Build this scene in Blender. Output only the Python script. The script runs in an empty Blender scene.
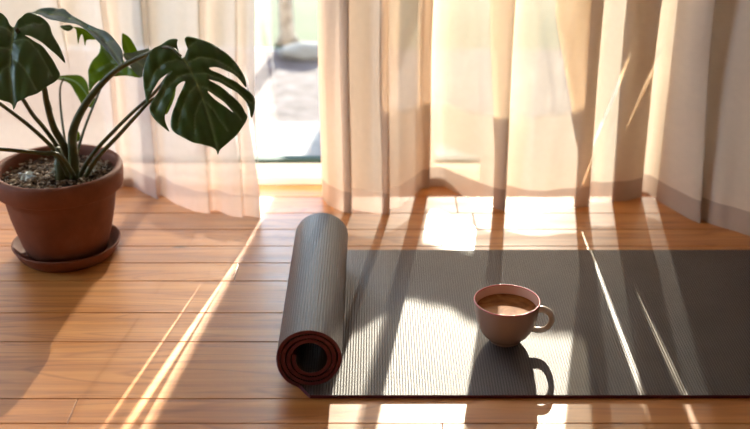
import bpy, bmesh, math, random
from mathutils import Vector, Matrix, noise
from mathutils.geometry import delaunay_2d_cdt, intersect_point_line
random.seed(7)
sc = bpy.context.scene
COL = sc.collection
PI = math.pi

# ------------------------------------------------------------------ camera
F = 1100.0; W, H = 750, 429
CAM_Z = 1.144; PITCH = math.radians(24.2)
cam_d = bpy.data.cameras.new('camera'); cam = bpy.data.objects.new('camera', cam_d)
COL.objects.link(cam); sc.camera = cam
cam.location = (0, 0, CAM_Z); cam.rotation_euler = (PI/2-PITCH, 0, 0)
cam_d.sensor_width = 36; cam_d.lens = 36*F/W
cam_d.clip_start = .05; cam_d.clip_end = 200
cam_d.dof.use_dof = True; cam_d.dof.focus_distance = 2.2; cam_d.dof.aperture_fstop = 2.2

def ray(x, y):
    u = (x-W/2)/F; v = -(y-H/2)/F
    c, s = math.cos(PITCH), math.sin(PITCH)
    return Vector((u, c+v*s, -s+v*c))
def on_floor(x, y, z=0):
    d = ray(x, y); k = (z-CAM_Z)/d.z
    return Vector((0, 0, CAM_Z))+d*k
def at_y(x, y, Y):
    d = ray(x, y); return Vector((0, 0, CAM_Z))+d*(Y/d.y)
def on_plane(x, y, p, n):
    d = ray(x, y); o = Vector((0, 0, CAM_Z))
    return o+d*((p-o).dot(n)/d.dot(n))

# ------------------------------------------------------------------ helpers
def link(name, me, mats, parent=None):
    o = bpy.data.objects.new(name, me)
    for m in (mats if isinstance(mats, (list, tuple)) else [mats]): me.materials.append(m)
    COL.objects.link(o)
    if parent is not None:
        o.parent = parent; o.location = -Vector(parent.location)
    return o
def from_bm(name, bm, mats, parent=None, smooth=True):
    me = bpy.data.meshes.new(name); bm.normal_update(); bm.to_mesh(me); bm.free()
    if smooth:
        for p in me.polygons: p.use_smooth = True
    return link(name, me, mats, parent)
def tag(o, label, cat, group=None):
    o['label'] = label; o['category'] = cat
    if group: o['group'] = group
    return o
def struct(o): o['kind'] = 'structure'; return o
def empty(name, loc):
    o = bpy.data.objects.new(name, None); COL.objects.link(o); o.location = loc
    o.empty_display_size = .1
    return o
def box(bm, lo, hi, bevel=0, mat=0):
    r = bmesh.ops.create_cube(bm, size=1)
    vs = r['verts']
    for v in vs:
        v.co = Vector([(lo[i]+hi[i])/2+v.co[i]*(hi[i]-lo[i]) for i in range(3)])
    if bevel:
        es = {e for v in vs for e in v.link_edges}
        bmesh.ops.bevel(bm, geom=list(es), offset=bevel, segments=2, affect='EDGES', profile=.6)
def lathe(bm, prof, seg=64, center=(0, 0, 0)):
    rings = []
    for r, z in prof:
        if r < 1e-6: rings.append([bm.verts.new((center[0], center[1], center[2]+z))])
        else: rings.append([bm.verts.new((center[0]+r*math.cos(2*PI*i/seg), center[1]+r*math.sin(2*PI*i/seg), center[2]+z)) for i in range(seg)])
    for a, b in zip(rings, rings[1:]):
        for i in range(seg):
            j = (i+1) % seg
            if len(a) == 1 and len(b) == 1: continue
            if len(a) == 1: bm.faces.new((a[0], b[i], b[j]))
            elif len(b) == 1: bm.faces.new((a[i], b[0], a[j]))
            else: bm.faces.new((a[i], b[i], b[j], a[j]))
    bmesh.ops.recalc_face_normals(bm, faces=bm.faces)
def catmull(pts, n=8, closed=False):
    out = []; N = len(pts)
    rng = range(N) if closed else range(N-1)
    for i in rng:
        if closed: p = [pts[(i+k-1) % N] for k in range(4)]
        else: p = [pts[max(0, min(N-1, i+k-1))] for k in range(4)]
        for k in range(n):
            t = k/n
            out.append(tuple(.5*((2*p[1][d])+(-p[0][d]+p[2][d])*t+(2*p[0][d]-5*p[1][d]+4*p[2][d]-p[3][d])*t*t+(-p[0][d]+3*p[1][d]-3*p[2][d]+p[3][d])*t**3) for d in range(len(pts[0]))))
    if not closed: out.append(tuple(pts[-1]))
    return out
def tube(bm, pts, radii, seg=10, flat=1.0, caps=True):
    pts = [Vector(p) for p in pts]; rings = []
    up = Vector((0, 0, 1))
    t0 = (pts[1]-pts[0]).normalized()
    nrm = t0.orthogonal().normalized()
    for i, p in enumerate(pts):
        t = (pts[min(i+1, len(pts)-1)]-pts[max(i-1, 0)]).normalized()
        nrm = (nrm-t*nrm.dot(t)).normalized(); b = t.cross(nrm)
        r = radii[i] if isinstance(radii, (list, tuple)) else radii
        rings.append([bm.verts.new(p+nrm*r*math.cos(2*PI*k/seg)+b*r*flat*math.sin(2*PI*k/seg)) for k in range(seg)])
    for a, b in zip(rings, rings[1:]):
        for k in range(seg): bm.faces.new((a[k], a[(k+1) % seg], b[(k+1) % seg], b[k]))
    if caps:
        bm.faces.new(rings[0][::-1]); bm.faces.new(rings[-1])
    bmesh.ops.recalc_face_normals(bm, faces=bm.faces)
def interp(x, tab):
    if x <= tab[0][0]: return tab[0][1]
    for (a, b), (c, d) in zip(tab, tab[1:]):
        if x <= c: return b+(d-b)*(x-a)/(c-a)
    return tab[-1][1]

# ------------------------------------------------------------------ materials
class NT:
    def __init__(s, name):
        s.m = bpy.data.materials.new(name); s.m.use_nodes = True
        s.t = s.m.node_tree; s.t.nodes.clear()
        s.out = s.t.nodes.new('ShaderNodeOutputMaterial')
    def n(s, typ, ins=None, **kw):
        nd = s.t.nodes.new('ShaderNode'+typ)
        for k, v in kw.items(): setattr(nd, k, v)
        for k, v in (ins or {}).items():
            if isinstance(v, bpy.types.NodeSocket): s.t.links.new(v, nd.inputs[k])
            else: nd.inputs[k].default_value = v
        return nd
    def math(s, op, a, b=0.0, c=0.0):
        return s.n('Math', {0: a, 1: b, 2: c}, operation=op).outputs[0]
    def mix(s, f, a, b, blend='MIX'):
        nd = s.n('Mix', data_type='RGBA', blend_type=blend)
        for k, v in ((0, f), (6, a), (7, b)):
            if isinstance(v, bpy.types.NodeSocket): s.t.links.new(v, nd.inputs[k])
            else: nd.inputs[k].default_value = v
        return nd.outputs[2]
    def ramp(s, f, stops):
        r = s.n('ValToRGB', {0: f}); cr = r.color_ramp
        while len(cr.elements) < len(stops): cr.elements.new(.5)
        for e, (p, c) in zip(cr.elements, stops): e.position = p; e.color = c if len(c) == 4 else (*c, 1)
        return r.outputs[0]
    def coord(s, out='Object', scale=(1, 1, 1), loc=(0, 0, 0), rot=(0, 0, 0)):
        tc = s.n('TexCoord')
        return s.n('Mapping', {0: tc.outputs[out], 1: loc, 2: rot, 3: scale}).outputs[0]
    def bsdf(s, **ins):
        b = s.n('BsdfPrincipled', {k.replace('_', ' '): v for k, v in ins.items()}); return b
    def done(s, sh): s.t.links.new(sh, s.out.inputs[0]); return s.m
def simple(name, col, rough=.5, **kw):
    t = NT(name); b = t.bsdf(Base_Color=(*col, 1), Roughness=rough, **kw); return t.done(b.outputs[0])

def m_wood():
    t = NT('pine_boards')
    brd = t.n('Attribute', attribute_name='board', attribute_type='GEOMETRY').outputs['Fac']
    off = t.math('MULTIPLY', brd, 37.0)
    co = t.coord('Object')
    cmb = t.n('CombineXYZ', {0: off, 1: t.math('MULTIPLY', brd, 3.1), 2: 0.0}).outputs[0]
    v = t.n('VectorMath', {0: co, 1: cmb}, operation='ADD').outputs[0]
    vg = t.n('VectorMath', {0: v, 1: (1.6, 34.0, 1.0)}, operation='MULTIPLY').outputs[0]
    g1 = t.n('TexNoise', {'Vector': vg, 'Scale': 1.0, 'Detail': 5.0, 'Roughness': .62, 'Distortion': .5}).outputs[0]
    vr = t.n('VectorMath', {0: v, 1: (.9, 9.0, 1.0)}, operation='MULTIPLY').outputs[0]
    rg = t.n('TexNoise', {'Vector': vr, 'Scale': 1.0, 'Detail': 2.0, 'Distortion': 1.2}).outputs[0]
    ring = t.math('FRACT', t.math('MULTIPLY', rg, 9.0))
    ring = t.math('ABSOLUTE', t.math('SUBTRACT', ring, .5))
    base = t.ramp(g1, [(.25, (.42, .145, .033)), (.5, (.68, .28, .070)), (.8, (.82, .40, .125))])
    ringc = t.ramp(ring, [(.0, (.72, .62, .5)), (.14, (1, 1, 1)), (1, (1, 1, 1))])
    col = t.mix(.8, base, ringc, 'MULTIPLY')
    tint = t.ramp(brd, [(0, (.84, .80, .76)), (.35, (1.0, .97, .95)), (.7, (.93, .93, .95)), (1, (1.06, 1.0, .94))])
    col = t.mix(1.0, col, tint, 'MULTIPLY')
    # knots
    vk = t.n('VectorMath', {0: v, 1: (3.1, 6.4, 1.0)}, operation='MULTIPLY').outputs[0]
    vo = t.n('TexVoronoi', {'Vector': vk, 'Scale': 1.0, 'Randomness': 1.0})
    rar = t.math('GREATER_THAN', t.n('SeparateColor', {0: vo.outputs['Color']}).outputs[0], .62)
    kn = t.ramp(vo.outputs['Distance'], [(.03, (1, 1, 1)), (.075, (0, 0, 0))])
    kn = t.math('MULTIPLY', t.n('SeparateColor', {0: kn}).outputs[0], rar)
    col = t.mix(t.math('MULTIPLY', kn, .85), col, (.10, .045, .025, 1))
    # worn matt streaks
    wear = t.n('TexNoise', {'Vector': t.n('VectorMath', {0: v, 1: (3, 22, 1)}, operation='MULTIPLY').outputs[0], 'Scale': 1.0, 'Detail': 6.0}).outputs[0]
    ro = t.n('MapRange', {0: wear, 1: .3, 2: .7, 3: .30, 4: .46}).outputs[0]
    bp = t.n('Bump', {'Strength': .18, 'Distance': .002, 'Height': g1}).outputs[0]
    b = t.bsdf(Base_Color=col, Roughness=ro, Normal=bp, Specular_IOR_Level=.6, Coat_Weight=.5, Coat_Roughness=.38)
    return t.done(b.outputs[0])

def m_mat_face():
    t = NT('mat_ribbed_vinyl')
    uv = t.n('UVMap', uv_map='UVMap').outputs[0]
    sp = t.n('SeparateXYZ', {0: uv})
    u, v = sp.outputs[0], sp.outputs[1]
    su = t.math('SINE', t.math('MULTIPLY', u, 2*PI/.0053))
    sv = t.math('SINE', t.math('MULTIPLY', v, 2*PI/.0045))
    hgt = t.math('ADD', t.math('MULTIPLY', su, .5), t.math('MULTIPLY', t.math('MULTIPLY', sv, su), .35))
    hgt = t.math('ADD', hgt, .5)
    nz = t.n('TexNoise', {'Vector': uv, 'Scale': 9.0, 'Detail': 3.0}).outputs[0]
    c0 = t.mix(t.n('Clamp', {0: hgt}).outputs[0], (.036, .028, .026, 1), (.125, .104, .100, 1))
    sc_ = t.n('MapRange', {0: nz, 1: .3, 2: .7, 3: .85, 4: 1.15}).outputs[0]
    col = t.n('VectorMath', {0: c0, 3: sc_}, operation='SCALE').outputs[0]
    bp = t.n('Bump', {'Strength': .55, 'Distance': .0014, 'Height': hgt}).outputs[0]
    b = t.bsdf(Base_Color=col, Roughness=.42, Normal=bp, Specular_IOR_Level=.5)
    return t.done(b.outputs[0])

def m_cloth(name, t_dense, col, k, sun_zones=(), sun_slits=(), t_open=.4, k_open=None, tint=(1, .97, .92)):
    """Woven cloth: t = share of straight-through openings in the weave, k = share scattered through; the rest scatters back.
    zones: (x0, x1, z0, z1, soft) looser-weave patches added to shape the sun pools; lines: (x_a, z_a, x_b, z_b, width) slits added to shape the sun streaks."""
    t = NT(name)
    uvn = t.n('UVMap', uv_map='UVMap').outputs[0]
    nz = t.n('TexNoise', {'Vector': t.n('VectorMath', {0: uvn, 1: (60, 60, 1)}, operation='MULTIPLY').outputs[0], 'Scale': 1.0, 'Detail': 4.0}).outputs[0]
    c = t.mix(nz, tuple(x*.94 for x in col)+(1,), tuple(min(1, x*1.04) for x in col)+(1,))
    sp = t.n('SeparateXYZ', {0: t.coord('Object')}); X, Z = sp.outputs[0], sp.outputs[2]
    big = t.n('TexNoise', {'Vector': t.coord('Object', (9, 0, 9)), 'Scale': 1.0, 'Detail': 1.0}).outputs[0]
    Zw = t.math('ADD', Z, t.math('MULTIPLY', t.math('SUBTRACT', big, .5), .05))
    def sstep(v, a, b): return t.n('MapRange', {0: v, 1: a, 2: b, 3: 0.0, 4: 1.0}, interpolation_type='SMOOTHSTEP').outputs[0]
    tot = 0.0
    for x0, x1, z0, z1, so_ in sun_zones:
        zc = t.math('ADD', Zw, t.math('MULTIPLY', t.math('MULTIPLY', t.math('SUBTRACT', X, (x0+x1)/2), t.math('SUBTRACT', X, (x0+x1)/2)), -.5))
        m = t.math('MULTIPLY', sstep(X, x0-so_, x0+so_), sstep(X, x1+so_*.4, x1-so_*.4))
        m = t.math('MULTIPLY', m, t.math('MULTIPLY', sstep(zc, z0-so_, z0+so_), sstep(Z, z1+so_*6, z1-so_)))
        tot = t.math('MAXIMUM', tot, m)
    for xa, za, xb, zb_, wd in sun_slits:
        xl = t.math('ADD', t.math('MULTIPLY', t.math('SUBTRACT', Z, za), (xb-xa)/(zb_-za)), xa)
        d = t.math('ABSOLUTE', t.math('SUBTRACT', X, xl))
        wz = t.math('MULTIPLY', sstep(Z, za, zb_), wd); wz = t.math('ADD', wz, wd*.3)
        m = t.math('LESS_THAN', d, wz)
        m = t.math('MULTIPLY', m, t.math('MULTIPLY', sstep(Z, za-.01, za+.01), sstep(Z, zb_+.10, zb_)))
        tot = t.math('MAXIMUM', tot, t.math('MULTIPLY', m, 1.5))
    tt = t.math('ADD', t_dense, t.math('MULTIPLY', tot, t_open-t_dense)) if not isinstance(tot, float) else t_dense
    kk = t.math('ADD', k, t.math('MULTIPLY', t.n('Clamp', {0: tot}).outputs[0], (k_open or k)-k)) if not isinstance(tot, float) else k
    tr = t.n('BsdfTransparent', {0: (*tint, 1)}).outputs[0]
    tl = t.n('BsdfTranslucent', {0: c}).outputs[0]
    df = t.n('BsdfDiffuse', {0: c}).outputs[0]
    m1 = t.n('MixShader', {0: kk, 1: df, 2: tl}).outputs[0]
    m2 = t.n('MixShader', {0: tt, 1: m1, 2: tr}).outputs[0]
    return t.done(m2)

def m_leaf(name, c1, c2, cv, trans, ctr):
    t = NT(name)
    vein = t.n('Attribute', attribute_name='vein', attribute_type='GEOMETRY').outputs['Fac']
    nz = t.n('TexNoise', {'Vector': t.coord('Object'), 'Scale': 30.0, 'Detail': 3.0}).outputs[0]
    c = t.mix(nz, (*c1, 1), (*c2, 1))
    c = t.mix(vein, c, (*cv, 1))
    bp = t.n('Bump', {'Strength': .25, 'Distance': .002, 'Height': t.n('TexNoise', {'Vector': t.coord('Object'), 'Scale': 90.0}).outputs[0]}).outputs[0]
    b = t.bsdf(Base_Color=c, Roughness=.33, Normal=bp, Specular_IOR_Level=.6)
    tl = t.n('BsdfTranslucent', {0: (*ctr, 1)}).outputs[0]
    return t.done(t.n('MixShader', {0: trans, 1: b.outputs[0], 2: tl}).outputs[0])

def m_terracotta():
    t = NT('terracotta')
    nz = t.n('TexNoise', {'Vector': t.coord('Object'), 'Scale': 14.0, 'Detail': 6.0, 'Roughness': .6}).outputs[0]
    c = t.ramp(nz, [(.3, (.16, .048, .022)), (.6, (.22, .070, .034)), (.85, (.28, .11, .065))])
    bp = t.n('Bump', {'Strength': .2, 'Distance': .002, 'Height': t.n('TexNoise', {'Vector': t.coord('Object'), 'Scale': 120.0}).outputs[0]}).outputs[0]
    return t.done(t.bsdf(Base_Color=c, Roughness=.7, Normal=bp).outputs[0])

def m_soil():
    t = NT('bark_soil')
    vo = t.n('TexVoronoi', {'Vector': t.coord('Object', (1, 1, .6)), 'Scale': 110.0})
    r = t.n('SeparateColor', {0: vo.outputs['Color']}).outputs[0]
    c = t.ramp(r, [(0, (.018, .010, .006)), (.4, (.07, .04, .022)), (.65, (.20, .13, .08)), (.82, (.42, .32, .22)), (1, (.6, .52, .42))])
    bp = t.n('Bump', {'Strength': 1.0, 'Distance': .006, 'Height': t.math('SUBTRACT', 1.0, vo.outputs['Distance'])}).outputs[0]
    return t.done(t.bsdf(Base_Color=c, Roughness=.85, Normal=bp).outputs[0])

def m_coffee():
    t = NT('milky_coffee')
    nz = t.n('TexNoise', {'Vector': t.coord('Object'), 'Scale': 22.0, 'Detail': 4.0, 'Distortion': 1.5}).outputs[0]
    c = t.ramp(nz, [(.3, (.20, .07, .018)), (.5, (.32, .125, .036)), (.72, (.44, .20, .075))])
    return t.done(t.bsdf(Base_Color=c, Roughness=.6, Specular_IOR_Level=.05).outputs[0])

def m_noise(name, stops, scale, rough=.8, detail=5.0, bump=.3, dist=.01):
    t = NT(name)
    nz = t.n('TexNoise', {'Vector': t.coord('Object'), 'Scale': scale, 'Detail': detail}).outputs[0]
    bp = t.n('Bump', {'Strength': bump, 'Distance': dist, 'Height': nz}).outputs[0]
    return t.done(t.bsdf(Base_Color=t.ramp(nz, stops), Roughness=rough, Normal=bp, Specular_IOR_Level=.15 if rough >= .8 else .5).outputs[0])

def m_stem():
    t = NT('petiole_green')
    z = t.n('SeparateXYZ', {0: t.coord('Object')}).outputs[2]
    nz = t.n('TexNoise', {'Vector': t.coord('Object'), 'Scale': 25.0, 'Detail': 4.0}).outputs[0]
    c = t.ramp(nz, [(.3, (.035, .05, .012)), (.55, (.075, .085, .022)), (.8, (.12, .075, .03))])
    return t.done(t.bsdf(Base_Color=c, Roughness=.4).outputs[0])

def m_glass():
    t = NT('window_glass')
    g = t.n('BsdfGlossy', {0: (1, 1, 1, 1), 1: .0}).outputs[0]
    tr = t.n('BsdfTransparent', {0: (.97, .99, .98, 1)}).outputs[0]
    fr = t.n('Fresnel', {0: 1.45}).outputs[0]
    return t.done(t.n('MixShader', {0: fr, 1: tr, 2: g}).outputs[0])

WOOD = m_wood()
SUN_ZONES = [(.02, .52, .235, .60, .012), (.16, .27, .062, .10, .006)]  # open weave added where sun should pool on mat and floor
SUN_SLITS = [(.520, .03, .608, .32, .0035), (.639, .20, .683, .32, .0040)]  # slits added to throw sun streaks at the right
CLOTH_R = m_cloth('sheer_cream_cloth', .013, (.88, .76, .63), .088, SUN_ZONES, SUN_SLITS, .34, .05)
CLOTH_M = m_cloth('sheer_tan_cloth', .015, (.84, .70, .58), .050, SUN_ZONES[:1], (), .20, .036)
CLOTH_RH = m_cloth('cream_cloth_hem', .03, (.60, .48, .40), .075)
CLOTH_L = m_cloth('sheer_rose_cloth', .12, (.84, .73, .67), .054, (), [(-.284, .04, -.311, .30, .0046), (-.335, .12, -.352, .30, .0011)], .8, .054)  # slits here are added to throw the left floor streaks
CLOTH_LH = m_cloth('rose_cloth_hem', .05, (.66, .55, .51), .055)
MATF = m_mat_face()
MATE = simple('mat_red_edge', (.10, .008, .020), .6)
WALLP = m_noise('wall_plaster', [(.3, (.62, .58, .53)), (.7, (.68, .64, .59))], 30, .9)
WHITE = simple('white_frame_paint', (.78, .75, .71), .75)
GASKET = simple('dark_gasket', (.02, .05, .045), .85)
GLASS = m_glass()

# ------------------------------------------------------------------ room
seams = [0.20, .34, .47, .60, .72, .86, .98, 1.10, 1.24, 1.36, 1.50, 1.637, 1.715, 1.919, 2.038, 2.183, 2.273, 2.362, 2.456, 2.555, 2.66, 2.74]
seams = [-1.2+.15*i for i in range(9)]+seams
bm = bmesh.new(); lay = bm.faces.layers.float.new('board')
rnd = random.Random(3)
for a, b in zip(seams, seams[1:]):
    x = -2.2; cuts = [-2.2]
    while True:
        x += rnd.uniform(1.6, 2.8)
        if x > 1.9: break
        cuts.append(x)
    cuts.append(2.2)
    for x0, x1 in zip(cuts, cuts[1:]):
        n0 = len(bm.faces)
        box(bm, (x0+.0006, a+.0011, -.03), (x1-.0006, b-.0011, 0), .0012)
        bm.faces.ensure_lookup_table()
        val = rnd.random()
        for f in bm.faces[n0:]: f[lay] = val
o = from_bm('floor', bm, WOOD, smooth=False); struct(o)
bm = bmesh.new(); box(bm, (-2.2, -1.2, -.06), (2.2, 2.9, -.031)); struct(from_bm('floor_underlay', bm, simple('dark_joint', (.03, .015, .008), .9), smooth=False))

WY0, WY1 = 2.74, 2.90           # thickness of the window wall
bm = bmesh.new()
box(bm, (.82, WY0, 0), (2.2, WY1, 2.5)); box(bm, (-2.2, WY0, 0), (-1.75, WY1, 2.5)); box(bm, (-1.75, WY0, 2.15), (.82, WY1, 2.5))
struct(from_bm('wall_back', bm, WALLP, smooth=False))
bm = bmesh.new()
box(bm, (-2.3, -1.2, 0), (-2.2, 1.75, 2.5)); box(bm, (-2.3, 2.65, 0), (-2.2, 2.9, 2.5)); box(bm, (-2.3, 1.75, 0), (-2.2, 2.65, .12)); box(bm, (-2.3, 1.75, 2.2), (-2.2, 2.65, 2.5))
struct(from_bm('wall_left', bm, WALLP, smooth=False))
bm = bmesh.new(); box(bm, (2.2, -1.2, 0), (2.3, 2.9, 2.5)); struct(from_bm('wall_right', bm, WALLP, smooth=False))
bm = bmesh.new(); box(bm, (-2.3, -1.2, 2.5), (2.3, 2.9, 2.6)); struct(from_bm('ceiling', bm, WALLP, smooth=False))
bm = bmesh.new(); box(bm, (.83, WY0-.018, 0), (2.2, WY0, .09), .003); struct(from_bm('baseboard_back', bm, WHITE, smooth=False))

bm = bmesh.new(); box(bm, (-2.3, -1.3, 0), (2.3, -1.2, 2.5)); struct(from_bm('wall_front', bm, WALLP, smooth=False))
# glazed balcony door: threshold, stiles, panes
door = empty('door_1', (0, WY0, 0)); struct(door)
bm = bmesh.new()
box(bm, (-1.75, WY0, 0), (.82, WY1, .022), .003)
box(bm, (-1.75, WY0+.05, .022), (.82, WY0+.10, .040), .003)
for x0, x1 in ((-1.75, -1.69), (-.137, -.085), (.76, .82)): box(bm, (x0, WY0+.05, .03), (x1, WY0+.10, 2.15), .003)
box(bm, (-1.75, WY0+.05, 2.08), (.82, WY0+.10, 2.15), .003)
from_bm('door_frame', bm, WHITE, door, smooth=False)
bm = bmesh.new()
box(bm, (-1.69, WY0+.060, .0403), (.76, WY0+.090, .050)); box(bm, (-.143, WY0+.066, .06), (-.1375, WY0+.084, 2.08))
from_bm('gasket', bm, GASKET, door, smooth=False)
for x0, x1 in ((-1.69, -.143), (-.085, .76)):
    bm = bmesh.new(); box(bm, (x0, WY0+.073, .050), (x1, WY0+.077, 2.08)); from_bm('pane', bm, GLASS, door, smooth=False)

win = empty('added_window_1', (-2.25, 2.2, .12)); struct(win)  # unseen side window, added to let in bluish sky light
bm = bmesh.new()
for lo, hi in (((-2.28, 1.75, .12), (-2.22, 2.65, .17)), ((-2.28, 1.75, 2.15), (-2.22, 2.65, 2.2)), ((-2.28, 1.75, .17), (-2.22, 1.80, 2.15)), ((-2.28, 2.60, .17), (-2.22, 2.65, 2.15))): box(bm, lo, hi, .003)
from_bm('added_window_frame', bm, WHITE, win, smooth=False)
bm = bmesh.new(); box(bm, (-2.252, 1.80, .17), (-2.248, 2.60, 2.15)); from_bm('pane', bm, GLASS, win, smooth=False)

# ------------------------------------------------------------------ curtains
def curtain(name, folds, hem_px, mats, ytop=2.66, ztop=2.3, hem_h=.056, zb=-.0006, wob=.004):
    hem = []
    for x, y in hem_px:
        p = on_floor(x, y); hem.append((p.x, p.y))
    plan = catmull([((f_[0]-375)/396.0, f_[1]) for f_ in folds], 10)
    low = catmull([((f_[2 if len(f_) > 2 else 0]-375)/396.0, f_[1]) for f_ in folds], 10)   # folds narrow towards the hem
    zs = [zb, zb+.009, zb+hem_h*.5, zb+hem_h]+[zb+hem_h+.0005]+[.09+.04*i for i in range(14)]+[.7, .85, 1.05, 1.3, 1.6, 1.95, ztop]
    bm = bmesh.new(); uvl = bm.loops.layers.uv.new('UVMap'); rows = []
    arc = [0]
    for a, b in zip(plan, plan[1:]): arc.append(arc[-1]+math.hypot(b[0]-a[0], b[1]-a[1]))
    for z in zs:
        row = []
        for i, (X, d) in enumerate(plan):
            yb = interp(low[i][0], hem); k = max(0, 1-z/1.2)**1.6
            Y = ytop+(yb-ytop)*k+d*(.55+.45*(1-k))
            Y += wob*math.sin(arc[i]*38+z*5)+.5*wob*math.sin(arc[i]*90-z*9)
            kl = min(1, max(0, (z-.16)/.34)); XX = low[i][0]*(1-kl)+X*kl
            X2 = XX+.010*noise.noise(Vector((X*3, z*2.2, 1.3)))*min(1, z*3)
            row.append(bm.verts.new((X2, min(Y, 2.73), z)))
        rows.append(row)
    for j in range(len(rows)-1):
        for i in range(len(plan)-1):
            f = bm.faces.new((rows[j][i], rows[j][i+1], rows[j+1][i+1], rows[j+1][i]))
            f.material_index = 1 if zs[j+1] <= zb+hem_h+.0002 else 0
            for l, (ii, jj) in zip(f.loops, ((i, j), (i+1, j), (i+1, j+1), (i, j+1))): l[uvl].uv = (arc[ii], zs[jj])
    return from_bm(name, bm, mats)

left_hem = [(-420, 168), (40, 171), (90, 179), (123, 187), (150, 194), (175, 205), (205, 212), (235, 216), (263, 219)]
left_folds = [(-400, 0), (-360, .03), (-320, -.02), (-280, .03), (-240, -.02), (-200, .03), (-160, -.02), (-120, .03), (-80, -.02), (-40, .02), (-5, -.02), (6, .02), (30, .02), (60, -.015), (64, .02), (90, .015), (105, -.02), (107, .012), (111, .03), (128, .01), (148, -.02), (150, .015), (154, .03), (175, .01), (206, -.02), (209, .015), (214, .03), (228, .01), (242, -.01), (244, .012), (252, .008), (261, -.006)]
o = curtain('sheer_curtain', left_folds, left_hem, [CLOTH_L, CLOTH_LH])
tag(o, 'pale pinkish sheer curtain hanging behind the potted plant, left of the bright gap', 'curtain', 'sheer curtains over the balcony door')
mid_hem = [(318, 195), (328, 205), (345, 211), (375, 215), (400, 210), (412, 198), (422, 187), (440, 184)]
mid_folds = [(320, .012), (324, -.004), (336, -.015), (351, -.018), (348, .005), (344, .022), (352, .03), (370, .015), (389, -.02), (387, .005), (383, .022), (395, .03), (412, .01), (432, -.02), (430, -.005), (424, .008), (422, .012)]
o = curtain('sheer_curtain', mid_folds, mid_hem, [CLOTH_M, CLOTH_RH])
tag(o, 'narrow gathered cream curtain just right of the bright gap, behind the rolled mat', 'curtain', 'sheer curtains over the balcony door')
right_hem = [(415, 184), (440, 187), (465, 196), (480, 203), (500, 209), (530, 212), (560, 209), (600, 203), (640, 196), (650, 196), (665, 205), (690, 218), (720, 228), (752, 236), (850, 240), (1000, 232)]
right_folds = [(420, .045), (436, .035), (470, .0), (505, -.02), (502, .005), (492, .025, 498), (486, .035, 496), (500, .04), (525, .015), (553, -.01), (590, -.02), (592, -.01), (585, .015, 590), (560, .028, 583), (548, .036, 580), (562, .045, 588), (604, .01), (632, -.012), (651, -.02), (650, -.005), (636, .02), (620, .032), (634, .042), (664, .01), (692, -.02), (696, -.012), (688, .02), (684, .035), (705, .03), (735, -.01), (752, -.02), (750, .005), (744, .025), (790, .02), (830, -.02), (870, .03), (910, -.02), (960, .02)]
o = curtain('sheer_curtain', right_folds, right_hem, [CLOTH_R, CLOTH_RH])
tag(o, 'wide cream sheer curtain behind the coffee cup, its hem sweeping forward at the right', 'curtain', 'sheer curtains over the balcony door')

# ------------------------------------------------------------------ yoga mat
def yoga_mat():
    R, th = .066, .0070
    xc = -.120
    path = []                         # (x, z) of the mid surface, with arc length and y shift
    pts = []
    x_end = 1.12
    nflat = 60
    for i in range(nflat): pts.append((x_end+(xc-x_end)*i/nflat, th/2, 0.0))
    turns = 3.3; r0 = R-th/2; pitch = .0098
    n = int(turns*64)
    for i in range(n+1):
        a = 2*PI*turns*i/n
        r = r0-pitch*a/(2*PI)
        zc = r0+th/2
        wobb = 1+.012*math.sin(a*2+.6)+.008*math.sin(a*3.3)
        pts.append((xc-r*wobb*math.sin(a), zc-r*(wobb if a > .6 else 1)*math.cos(a), min(1, a/.35)))
    arc = [0]
    for p, q in zip(pts, pts[1:]): arc.append(arc[-1]+math.hypot(q[0]-p[0], q[1]-p[1]))
    bm = bmesh.new(); uvl = bm.loops.layers.uv.new('UVMap')
    Y0, Y1 = 1.716, 2.327
    ny = 14; rings = []
    for i, p in enumerate(pts):
        a = pts[max(0, i-1)]; b = pts[min(len(pts)-1, i+1)]
        tx, tz = b[0]-a[0], b[1]-a[1]; L = math.hypot(tx, tz); nx, nz = -tz/L, tx/L
        top = []; bot = []
        for j in range(ny+1):
            y = Y0+(Y1-Y0)*j/ny+p[2]*(.030-.085*j/ny)
            top.append(bm.verts.new((p[0]+nx*th/2, y, p[1]+nz*th/2)))
            bot.append(bm.verts.new((p[0]-nx*th/2, y, p[1]-nz*th/2)))
        rings.append((top, bot))
    def f(vs, mi, uvs):
        fc = bm.faces.new(vs); fc.material_index = mi
        for l, uv in zip(fc.loops, uvs): l[uvl].uv = uv
    for i in range(len(pts)-1):
        (t0, b0), (t1, b1) = rings[i], rings[i+1]
        for j in range(ny):
            ys = [(Y1-Y0)*k/ny for k in (j, j+1)]
            uv = ((arc[i], ys[0]), (arc[i], ys[1]), (arc[i+1], ys[1]), (arc[i+1], ys[0]))
            f((t0[j], t0[j+1], t1[j+1], t1[j]), 0, uv)
            f((b0[j], b1[j], b1[j+1], b0[j+1]), 0, (uv[0], uv[3], uv[2], uv[1]))
        z = ((0, 0),)*4
        f((t0[0], t1[0], b1[0], b0[0]), 1, z); f((t0[ny], b0[ny], b1[ny], t1[ny]), 1, z)
    for (t, b) in (rings[0], rings[-1]):
        for j in range(ny): f((t[j], t[j+1], b[j+1], b[j]), 1, ((0, 0),)*4)
    bmesh.ops.recalc_face_normals(bm, faces=bm.faces)
    o = from_bm('yoga_mat', bm, [MATF, MATE])
    try: o.data.set_sharp_from_angle(angle=math.radians(40))
    except Exception: pass
    return o
tag(yoga_mat(), 'dark grey ribbed yoga mat with dark red edges, left end rolled up, on the floorboards', 'yoga mat')

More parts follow.
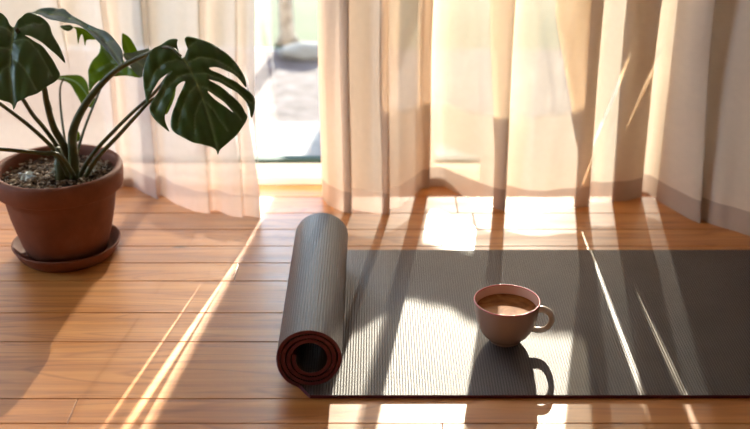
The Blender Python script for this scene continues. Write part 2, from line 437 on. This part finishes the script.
# ------------------------------------------------------------------ coffee cup
cup = empty('coffee_cup', (.261, 1.915, .0074))
tag(cup, 'rounded pale pink coffee cup with a pink rim, standing on the unrolled yoga mat', 'cup')
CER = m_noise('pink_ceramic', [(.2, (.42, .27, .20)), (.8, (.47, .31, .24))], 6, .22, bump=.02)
CERIN = simple('glazed_cup_inside', (.72, .46, .36), .25)
RIMP = simple('pink_rim_glaze', (.62, .16, .17), .2)
prof_o = [(0, .0025), (.026, .0025), (.0275, 0), (.0305, .0005), (.0315, .004), (.035, .008), (.0445, .0165), (.052, .028), (.0575, .042), (.0615, .058), (.064, .075), (.0655, .0895)]
prof_s = [prof_o[0], prof_o[1], prof_o[2]]+catmull(prof_o[3:], 4)
bm = bmesh.new()
inner = catmull([(.0627, .0895), (.0612, .075), (.0587, .058), (.0545, .042), (.049, .029), (.041, .018), (.030, .010), (.012, .007), (.0, .0068)], 4)
lathe(bm, prof_s, 72, cup.location); nouter = len(bm.faces)
lathe(bm, inner, 72, cup.location)
bm.faces.ensure_lookup_table()
for f_ in bm.faces[nouter:]: f_.material_index = 1
from_bm('bowl', bm, [CER, CERIN], cup)
bm = bmesh.new(); lathe(bm, [(.0655, .0893), (.0656, .0905), (.0650, .0915), (.0641, .0918), (.0632, .0914), (.0626, .0904), (.0627, .0893)], 72, cup.location)
from_bm('rim', bm, RIMP, cup)
bm = bmesh.new(); lathe(bm, [(0, .072), (.0590, .072), (.0602, .0724)], 64, cup.location)
from_bm('coffee', bm, m_coffee(), cup)
bm = bmesh.new()
hp = catmull([(.0600, 0, .074), (.071, -.0008, .0755), (.083, -.002, .071), (.0895, -.003, .058), (.0865, -.003, .043), (.077, -.002, .032), (.063, -.001, .0285), (.050, 0, .0295)], 8)
hr = [.0062+.0012*abs(math.cos(PI*i/(len(hp)-1)))**2 for i in range(len(hp))]
ang = math.radians(-8)
tube(bm, [Vector((p[0]*math.cos(ang), p[0]*math.sin(ang)+p[1], p[2]))+cup.location for p in hp], hr, 14, .8)
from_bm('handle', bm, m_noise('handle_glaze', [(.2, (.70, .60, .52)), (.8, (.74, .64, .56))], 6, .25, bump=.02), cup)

# ------------------------------------------------------------------ plant
PX, PY = -.722, 2.325
TERRA = m_terracotta()
bm = bmesh.new()
lathe(bm, [(0, .003), (.094, .001), (.103, .001), (.112, .010), (.1225, .030), (.1245, .034), (.1225, .036), (.118, .034), (.106, .014), (.098, .009), (0, .009)], 72, (PX, PY, 0))
tag(from_bm('plant_saucer', bm, TERRA), 'round terracotta saucer on the floorboards under the plant pot', 'saucer')
ZB = .0095
mon = empty('potted_monstera', (PX, PY, ZB))
tag(mon, 'split-leaf plant with glossy dark leaves in a terracotta pot by the left curtain', 'potted plant')
bm = bmesh.new()
lathe(bm, [(0, 0), (.080, 0), (.0865, .001), (.092, .006), (.0985, .025), (.108, .060), (.1175, .100), (.1235, .138), (.1265, .160), (.130, .1605), (.1415, .163), (.1440, .166), (.1455, .195), (.1455, .206), (.1425, .211), (.136, .212), (.131, .209), (.129, .200), (.128, .165), (.115, .100), (.09, .02), (0, .015)], 80, (PX, PY, ZB))
from_bm('pot', bm, TERRA, mon)
# soil
bm = bmesh.new(); rings = []
for k in range(26):
    r = .1285*k/25; row = []
    for i in range(90 if k else 1):
        a = 2*PI*i/90
        x, y = PX+r*math.cos(a), PY+r*math.sin(a)
        z = ZB+.180+.006*noise.noise(Vector((x*35, y*35, 0)))+.007*noise.noise(Vector((x*110, y*110, 3)))+.006*(1-(r/.13)**2)
        row.append(bm.verts.new((x, y, z)))
    rings.append(row)
for a, b in zip(rings, rings[1:]):
    for i in range(90):
        j = (i+1) % 90
        if len(a) == 1: bm.faces.new((a[0], b[i], b[j]))
        else: bm.faces.new((a[i], b[i], b[j], a[j]))
so = from_bm('soil', bm, m_soil(), mon)
# loose bark chips over the soil: one uncountable layer
bm = bmesh.new(); rr = random.Random(5)
lc = bm.faces.layers.float.new('tone')
for k in range(520):
    r = .124*math.sqrt(rr.random()); a = rr.uniform(0, 2*PI)
    c = Vector((PX+r*math.cos(a), PY+r*math.sin(a), ZB+.1885+rr.uniform(-.003, .004)))
    rot = Matrix.Rotation(rr.uniform(0, PI), 3, 'Z') @ Matrix.Rotation(rr.uniform(-.6, .6), 3, 'X')
    L, w_, h_ = rr.uniform(.003, .0075), rr.uniform(.002, .004), rr.uniform(.0012, .0025)
    n0 = len(bm.faces); r_ = bmesh.ops.create_icosphere(bm, subdivisions=1, radius=1)
    for v in r_['verts']: v.co = c+rot @ Vector((v.co.x*L, v.co.y*w_, v.co.z*h_))
    bm.faces.ensure_lookup_table(); tv = rr.random()
    for f_ in bm.faces[n0:]: f_[lc] = tv
t = NT('bark_chips')
tn = t.n('Attribute', attribute_name='tone', attribute_type='GEOMETRY').outputs['Fac']
chipm = t.done(t.bsdf(Base_Color=t.ramp(tn, [(0, (.03, .015, .008)), (.4, (.12, .065, .03)), (.7, (.30, .19, .11)), (1, (.62, .50, .38))]), Roughness=.8).outputs[0])
o = from_bm('bark_chips', bm, chipm, mon, smooth=False); o['kind'] = 'stuff'

STEM = m_stem()
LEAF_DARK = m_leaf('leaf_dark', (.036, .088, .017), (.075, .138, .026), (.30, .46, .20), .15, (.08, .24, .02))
LEAF_SHEEN = m_leaf('leaf_painted_sheen', (.045, .10, .08), (.07, .13, .105), (.18, .28, .15), .15, (.10, .22, .03))  # bluish sky sheen put into the base colour
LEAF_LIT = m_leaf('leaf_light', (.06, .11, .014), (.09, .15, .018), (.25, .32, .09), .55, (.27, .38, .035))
LEAF_GLOSS = m_leaf('leaf_painted_gloss', (.16, .20, .13), (.22, .25, .17), (.3, .35, .2), .25, (.25, .35, .12))  # pale tone is a glossy reflection put into the leaf colour
RIB = simple('pale_midrib', (.34, .50, .20), .4)

def seg_dist(p, a, b):
    ab = b-a; t_ = max(0, min(1, (p-a).dot(ab)/max(ab.length_squared, 1e-9))); return (p-(a+ab*t_)).length, t_
def leaf(outline, mid, yc, normal, mat, holes=(), veins=(), cup_=.0, droop=.0, crease=.010, step=2.0, smooth=4, ripple=.0015, rib=True, label=None, roll=0.0):
    """outline and midrib are traced in the photograph's pixels, laid on a tilted plane in the room and then bent."""
    n = Vector(normal).normalized()
    cx = sum(p[0] for p in outline)/len(outline); cy = sum(p[1] for p in outline)/len(outline)
    P0 = at_y(cx, cy, yc)
    ol = catmull(outline, smooth, closed=True) if smooth > 1 else outline
    hl = [catmull(h_, 3, closed=True) for h_ in holes]
    pts = []; edges = []; 
    def add_loop(lp):
        i0 = len(pts)
        for q in lp: pts.append(Vector(q[:2]))
        for i in range(len(lp)): edges.append((i0+i, i0+(i+1) % len(lp)))
    add_loop(ol)
    for h_ in hl: add_loop(h_)
    def inside(x, y, lp):
        c = False; j = len(lp)-1
        for i in range(len(lp)):
            xi, yi = lp[i][:2]; xj, yj = lp[j][:2]
            if (yi > y) != (yj > y) and x < (xj-xi)*(y-yi)/(yj-yi)+xi: c = not c
            j = i
        return c
    x0 = min(p[0] for p in ol); x1 = max(p[0] for p in ol); y0 = min(p[1] for p in ol); y1 = max(p[1] for p in ol)
    for lp in [catmull(mid, 14)]+[catmull(v_, 8) for v_ in veins]:
        for q in lp:
            q = Vector(q[:2])
            if inside(q.x, q.y, ol) and not any(inside(q.x, q.y, h_) for h_ in hl) and min((q-r_).length for r_ in pts) > .55: pts.append(q)
    nfix = len(pts)
    y = y0; k = 0
    while y < y1:
        x = x0+(step/2 if k % 2 else 0)
        while x < x1:
            if inside(x, y, ol) and not any(inside(x, y, h_) for h_ in hl):
                q = Vector((x, y))
                if min((q-pts[i]).length for i in range(nfix)) > step*.45: pts.append(q)
            x += step
        y += step*.87; k += 1
    vco, _, faces, _, _, _ = delaunay_2d_cdt(pts, edges, [], 0, 1e-4)
    midv = [Vector(m) for m in catmull(mid, 6)]
    L = sum((b-a).length for a, b in zip(midv, midv[1:]))
    bm = bmesh.new(); vl = bm.verts.layers.float.new('vein'); vs = []
    scale = P0.y/F
    veinsv = [[Vector(m) for m in catmull(v_, 4)] if len(v_) > 2 else [Vector(m) for m in v_] for v_ in veins]
    def height(q):
        d, tt = min(((seg_dist(q, a, b)[0], i) for i, (a, b) in enumerate(zip(midv, midv[1:]))), key=lambda z_: z_[0])
        s = tt/max(1, len(midv)-1)
        dm = d*scale
        # side of the midrib
        h_ = crease*(1-math.exp(-dm/.012))-cup_*(dm/.06)**2-droop*s*s
        h_ += ripple*math.sin(dm*210+s*9)*min(1, dm/.02)
        return h_, d
    for q in vco:
        P = on_plane(q.x, q.y, P0, n)
        h_, d = height(q)
        dv = 99
        for v_ in veinsv:
            for a, b in zip(v_, v_[1:]): dv = min(dv, seg_dist(q, a, b)[0])
        h_ += .0048*(1-math.exp(-dv*scale/.008)) if veinsv else 0
        w_ = bm.verts.new(P+n*h_); w_[vl] = max(math.exp(-(d/1.2)**2)*.85, math.exp(-(dv/.8)**2)*.55)
        vs.append(w_)
    for f_ in faces:
        c = sum((vco[i] for i in f_), Vector((0, 0)))/len(f_)
        if inside(c.x, c.y, ol) and not any(inside(c.x, c.y, h_) for h_ in hl):
            try: bm.faces.new([vs[i] for i in f_])
            except ValueError: pass
    for v in [v for v in bm.verts if not v.link_faces]: bm.verts.remove(v)
    bm.normal_update()
    for f_ in bm.faces:
        if f_.normal.dot(n) < 0: f_.normal_flip()
    o_ = from_bm('leaf', bm, mat, mon)
    if label: o_['label'] = label
    sm = o_.modifiers.new('thickness', 'SOLIDIFY'); sm.thickness = .0007; sm.offset = -1
    if rib:
        bm = bmesh.new(); cp = [on_plane(q.x, q.y, P0, n)+n*(height(q)[0]+.0003) for q in midv]
        rd = [.0030*(1-.75*i/(len(cp)-1)) for i in range(len(cp))]
        tube(bm, cp, rd, 8, .8); r_ = from_bm('midrib', bm, RIB, o_)
        r_.location = (0, 0, 0)
    return P0, n

z3 = lambda L: [(130+x/3.3, 30+y/3.3) for x, y in L]
L1 = z3([(172, 92), (160, 72), (156, 52), (157, 38), (130, 37), (105, 50), (75, 65), (55, 90), (43, 130), (43, 170), (48, 205), (54, 234), (64, 212), (78, 190), (95, 168), (118, 152), (140, 141), (122, 156), (106, 178), (90, 205), (68, 230), (62, 250), (72, 275), (95, 300), (128, 327),
         (116, 298), (114, 275), (125, 250), (137, 228), (147, 203), (160, 183), (182, 176), (172, 200), (152, 240), (138, 275), (133, 305), (140, 325), (165, 345), (200, 365), (240, 378), (270, 384), (284, 393), (290, 409), (298, 391), (325, 370), (355, 340), (375, 310), (388, 280),
         (380, 264), (370, 247), (350, 227), (320, 203), (285, 181), (260, 168), (287, 172), (320, 186), (355, 203), (382, 225), (394, 250), (397, 270), (402, 281), (411, 255), (413, 215), (398, 196), (370, 178), (340, 163), (300, 148), (272, 137), (262, 129), (285, 126), (320, 133), (355, 150), (383, 180),
         (381, 150), (360, 113), (330, 83), (300, 62), (265, 45), (235, 34), (212, 28), (190, 28), (181, 38), (185, 52), (190, 66), (184, 82), (178, 92)])
mid1 = z3([(175, 92), (195, 125), (218, 170), (240, 225), (262, 290), (288, 385)])
vein1 = [z3(v) for v in ([(185, 108), (140, 105), (90, 130), (58, 180)], [(205, 142), (160, 160), (115, 200), (85, 250)], [(222, 180), (190, 220), (165, 280), (158, 320)], [(188, 112), (235, 95), (300, 105), (360, 140)], [(207, 145), (260, 150), (330, 178), (400, 230)], [(222, 180), (280, 210), (340, 260), (368, 290)], [(240, 225), (280, 270), (320, 330)], [(240, 225), (215, 280), (215, 340)], [(182, 95), (190, 65), (215, 45)], [(175, 95), (140, 70), (110, 65)])]
hole1 = z3([(256, 204), (275, 213), (300, 230), (322, 247), (342, 268), (326, 260), (300, 244), (272, 224)])
leaf(L1, mid1, 2.25, (.12, -.74, .62), LEAF_DARK, [hole1], vein1, cup_=.010, droop=.016, label='largest split leaf, facing into the room at the right')

L2 = [(15, 28), (20, 22), (28, 16), (36, 15), (45, 20), (50, 26), (52, 33), (57, 41), (61, 49), (63, 57), (58, 54), (48, 47), (36, 40), (26, 38), (34, 42), (43, 47), (50, 55), (55, 63), (58, 70), (52, 79), (40, 90), (25, 99), (17, 102), (13, 109), (11, 103), (0, 100), (-12, 94), (-20, 86), (-14, 74), (-8, 68), (-17, 70), (-28, 76), (-34, 64), (-24, 52), (-12, 46), (-26, 46), (-38, 48), (-36, 32), (-24, 20), (-10, 15), (2, 16), (8, 21), (11, 27)]
leaf(L2, [(14, 28), (12, 45), (10, 65), (11, 85), (13, 105)], 2.12, (.05, -.66, .75), LEAF_DARK, [], [[(14, 35), (25, 28), (42, 24)], [(13, 42), (30, 43), (45, 62), (50, 72)], [(11, 58), (25, 70), (35, 88)], [(14, 35), (0, 28), (-22, 32)], [(12, 48), (-5, 52), (-24, 66)], [(11, 62), (0, 75), (-8, 88)]], cup_=.012, droop=.012, label='dark split leaf cut by the left edge of the view')
# arched leaf seen from its side
L3 = [(33, 17), (36, 13), (45, 11), (56, 10.5), (65, 12), (72, 17), (82, 23), (96, 30), (110, 37), (119, 47), (124, 57), (122, 69), (115, 62), (105, 51), (95, 41), (86, 32), (79, 28), (66, 26), (54, 24), (47, 21), (39, 17)]
leaf(L3, [(34, 13), (50, 15), (70, 19), (88, 29), (106, 43), (121, 66)], 2.36, (-.12, -.35, .93), LEAF_SHEEN, [], [[(50, 15), (60, 10)], [(70, 19), (66, 25)], [(88, 29), (100, 33)], [(106, 43), (114, 44)]], cup_=.004, droop=.0, label='arching leaf with a blue-grey sheen painted into its colour')
leaf([(72, 27), (76, 30), (78, 44), (80, 37), (82.5, 35), (85, 46), (87, 40), (96, 39.5), (90, 33), (82, 28)], [(80, 29), (92, 37)], 2.42, (.2, -.9, .3), LEAF_LIT, crease=.002, smooth=3, rib=False, label='bright green lobe hanging under the arching leaf')
leaf([(60, 26), (64, 30), (69, 31), (73, 28), (70, 25)], [(61, 27), (72, 28)], 2.40, (.1, -.9, .4), LEAF_DARK, crease=.001, smooth=3, rib=False)
leaf([(103, 42), (101, 52), (97, 58), (91.5, 65), (90, 74), (91, 90), (93, 90.5), (97, 84), (104, 80), (115, 77), (128, 76), (142, 78), (136, 71), (128, 65), (122, 56), (112, 46)], [(104, 48), (112, 62), (122, 72)], 2.44, (-.25, -.85, .35), LEAF_LIT, veins=[[(112, 62), (96, 70)], [(116, 66), (104, 76)]], crease=.004, smooth=3, label='backlit green leaf in the middle of the plant')
leaf([(122, 34), (124.5, 34), (130, 38), (135, 46), (137.5, 53), (131, 54), (124, 53), (122, 44)], [(123, 36), (130, 52)], 2.46, (.2, -.9, .25), LEAF_LIT, crease=.002, smooth=3, rib=False, label='small upright green leaf tip')
leaf([(123, 54), (132, 53), (148, 49), (149, 56), (146, 63), (143, 70), (142.5, 77.5), (137, 75), (131, 68), (126, 61)], [(125, 55), (143, 66)], 2.43, (.1, -.6, .75), LEAF_GLOSS, crease=.002, smooth=3, rib=False, label='leaf behind the stem, its pale glossy reflection painted into the colour')
leaf([(49, 78), (60, 76), (72, 75), (81, 76), (87, 82), (89, 90), (90, 97), (95, 98), (94, 105), (91, 108), (87, 106), (84, 109), (80, 101), (76, 94), (70, 84), (60, 80)], [(50, 78), (72, 80), (84, 90), (91, 104)], 2.46, (-.1, -.8, .5), LEAF_LIT, crease=.003, smooth=3, label='light green young leaf behind the left stem')
leaf([(77, 131), (79.5, 133), (80, 138), (78, 142), (75.5, 141), (75, 135)], [(77, 132), (78, 141)], 2.36, (0, -.95, .2), LEAF_LIT, crease=.001, smooth=3, rib=False)
leaf([(176, 84), (175, 95), (172, 104), (167, 114), (164, 112), (166, 104), (170, 92)], [(175, 86), (166, 112)], 2.33, (0, -.9, .3), LEAF_LIT, crease=.001, smooth=3, rib=False)

def stem(pts, r0, r1, name='stem', mat=STEM, flat=.85):
    """pts: (x, y, depth) in the photograph's frame"""
    c = catmull([tuple(at_y(x, y, Y)) for x, y, Y in pts], 8)
    bm = bmesh.new(); n_ = len(c)
    tube(bm, c, [r0+(r1-r0)*i/(n_-1) for i in range(n_)], 12, flat)
    return from_bm(name, bm, mat, mon)
stem([(72, 178, 2.31), (66, 150, 2.31), (54, 128, 2.30), (47, 104, 2.29), (43, 84, 2.27), (30, 50, 2.22), (16, 29, 2.135)], .0100, .0040)
stem([(75, 178, 2.30), (73, 152, 2.30), (73, 132, 2.31), (82, 110, 2.33), (98, 88, 2.35), (118, 69, 2.35), (145, 55, 2.33), (168, 47, 2.29), (181, 56, 2.265)], .0125, .0028)
stem([(80, 176, 2.29), (92, 155, 2.28), (112, 133, 2.30), (132, 113, 2.31), (156, 91, 2.31), (172, 70, 2.30)], .0055, .0035)
stem([(86, 176, 2.28), (98, 157, 2.27), (118, 136, 2.29), (138, 114, 2.30), (152, 100, 2.31), (172, 92, 2.33)], .0060, .0035)
stem([(70, 176, 2.33), (58, 148, 2.34), (44, 128, 2.33), (33, 115, 2.30), (22, 98, 2.26), (8, 80, 2.22)], .0058, .0042)
stem([(68, 176, 2.28), (56, 152, 2.27), (34, 130, 2.26), (10, 111, 2.25), (-25, 85, 2.24), (-50, 60, 2.24)], .0052, .0035)
stem([(74, 176, 2.26), (60, 156, 2.25), (40, 153, 2.22), (20, 151, 2.19), (-20, 147, 2.14), (-60, 140, 2.10)], .0055, .0035)
stem([(72, 172, 2.32), (84, 130, 2.40), (100, 90, 2.44), (110, 66, 2.45)], .0045, .0022)
stem([(70, 172, 2.33), (62, 120, 2.42), (60, 90, 2.46), (64, 78, 2.46)], .0035, .0018)
stem([(45, 92, 2.285), (44, 88, 2.28), (48, 98, 2.275), (52, 110, 2.285)], .0016, .0012, 'dried_sheath')
# crown of the plant and pale dry sheaths on the soil
bm = bmesh.new()
tube(bm, catmull([(PX+.012, PY-.02, ZB+.175), (PX+.014, PY-.02, ZB+.20), (PX+.010, PY-.012, ZB+.232), (PX+.004, PY-.01, ZB+.258)], 5), [.016]*5+[.014]*5+[.010]*6, 14)
from_bm('crown', bm, STEM, mon)
PALE = m_noise('dry_sheath', [(.3, (.42, .48, .48)), (.7, (.74, .78, .78))], 60, .7)
for (x, y, sx, sy, rz) in ((26, 176, 9, 3.5, .1), (60, 170, 8, 4.5, -.7), (91, 170, 6, 4.5, .2)):
    c = on_floor(x, y, ZB+.199); bm = bmesh.new(); rr2 = random.Random(int(x))
    N = 26; ring = []
    cv = bm.verts.new(c+Vector((0, 0, .005)))
    for i in range(N):
        a = 2*PI*i/N; k = (.6 if i % 2 else 1.0)*rr2.uniform(.75, 1.2)
        dx, dy = sx*k*math.cos(a)/430, sy*k*math.sin(a)/150
        ring.append(bm.verts.new(c+Vector((dx*math.cos(rz)-dy*math.sin(rz), dx*math.sin(rz)+dy*math.cos(rz), rr2.uniform(-.004, .007)))))
    for i in range(N): bm.faces.new((cv, ring[i], ring[(i+1) % N]))
    o = from_bm('dried_sheath', bm, PALE, mon, smooth=False)
    sm = o.modifiers.new('thickness', 'SOLIDIFY'); sm.thickness = .0012
    o['label'] = 'pale grey-white dry scrap on the soil'

# ------------------------------------------------------------------ outdoors
SLAB = m_noise('pale_paving', [(.3, (.13, .125, .122)), (.7, (.17, .164, .16))], 20, .8)
bm = bmesh.new(); box(bm, (-2.6, 2.905, -.16), (2.6, 3.42, -.06), .006); o = from_bm('patio_slab', bm, SLAB, smooth=False); struct(o)
GRAV = m_noise('pinkish_gravel', [(.3, (.030, .022, .023)), (.55, (.060, .047, .049)), (.8, (.11, .096, .096))], 16, .9, 8.0)
bm = bmesh.new(); box(bm, (-6, 3.425, -.3), (6, 4.35, -.075)); o = from_bm('ground_gravel', bm, GRAV, smooth=False); struct(o)
GRASS = m_noise('lawn', [(.3, (.016, .030, .009)), (.6, (.028, .044, .016)), (.85, (.06, .068, .043))], 12, .9, 8.0)
bm = bmesh.new()
bmesh.ops.create_grid(bm, x_segments=60, y_segments=60, size=10)
for v in bm.verts: v.co.y += 14.35; v.co.z = -.075+.02*noise.noise(v.co*1.5)
o = from_bm('lawn', bm, GRASS); o['kind'] = 'stuff'; tag(o, 'pale green grass beyond the gravel outside the door', 'lawn')
BARK = m_noise('grey_bark', [(.3, (.16, .12, .09)), (.7, (.34, .28, .23))], 25, .9)
tr = empty('garden_tree', (-.36, 4.42, -.05)); tag(tr, 'thin tree trunk on the grass outside, seen through the gap', 'tree')
bm = bmesh.new(); tp = catmull([(-.36, 4.42, -.068), (-.365, 4.43, .3), (-.35, 4.44, .9), (-.33, 4.45, 1.6)], 6)
tube(bm, tp, [.034-.016*i/(len(tp)-1)+(.02 if i == 0 else 0) for i in range(len(tp))], 12); from_bm('trunk', bm, BARK, tr)
bm = bmesh.new(); rt = random.Random(9)
for k in range(900):
    a, b_, r = rt.uniform(0, 2*PI), rt.uniform(-1, 1), rt.random()**.4
    c = Vector((-.33+.42*r*math.cos(a)*math.sqrt(1-b_*b_), 4.45+.42*r*math.sin(a)*math.sqrt(1-b_*b_), 1.75+.4*r*b_))
    q = [Vector((rt.uniform(-.03, .03), rt.uniform(-.03, .03), rt.uniform(-.03, .03))) for _ in range(4)]
    vs_ = [bm.verts.new(c+p) for p in q]; bm.faces.new(vs_[:3]); bm.faces.new(vs_[1:])
from_bm('foliage', bm, LEAF_LIT, tr)
bm = bmesh.new(); r_ = bmesh.ops.create_icosphere(bm, subdivisions=3, radius=1)
for v in r_['verts']:
    d = 1+.25*noise.noise(v.co*1.6)
    v.co = Vector((-.275+v.co.x*.10*d, 4.22+v.co.y*.05*d, -.055+v.co.z*.045*d))
tag(from_bm('garden_stone', bm, SLAB), 'whitish stone lying outside at the foot of the tree trunk', 'stone')

# unseen garden pillar, added to keep sun out of the curtain gap
STONE = m_noise('sun_block_stone', [(.3, (.34, .31, .28)), (.7, (.48, .44, .40))], 8, .9)
bm = bmesh.new(); box(bm, (.166, 5.9, -.06), (.335, 6.06, 2.05), .01); box(bm, (.165, 5.89, 2.05), (.345, 6.07, 2.12), .01)
struct(from_bm('sun_block_pillar', bm, STONE, smooth=False))

# ------------------------------------------------------------------ light
sun_d = bpy.data.lights.new('sun', 'SUN'); sun = bpy.data.objects.new('sun', sun_d); COL.objects.link(sun)
SD = Vector((-.13, -1, -.364))
sun.rotation_euler = SD.to_track_quat('-Z', 'Y').to_euler(); sun.location = (1, 8, 4)
sun_d.energy = 20; sun_d.angle = math.radians(.53); sun_d.color = (1, .90, .77)
w = bpy.data.worlds.new('sky'); sc.world = w; w.use_nodes = True
w.node_tree.nodes['Background'].inputs[0].default_value = (.62, .78, 1.0, 1)
w.node_tree.nodes['Background'].inputs[1].default_value = 3.4

sc.view_settings.view_transform = 'Standard'; sc.view_settings.look = 'None'
sc.view_settings.gamma = 1; sc.view_settings.use_curve_mapping = False
sc.view_settings.exposure = 0.93
sc.cycles.max_bounces = 10; sc.cycles.transparent_max_bounces = 24
sc.cycles.caustics_reflective = False; sc.cycles.caustics_refractive = False
sc.cycles.sample_clamp_indirect = 6
sc.cycles.use_denoising = True
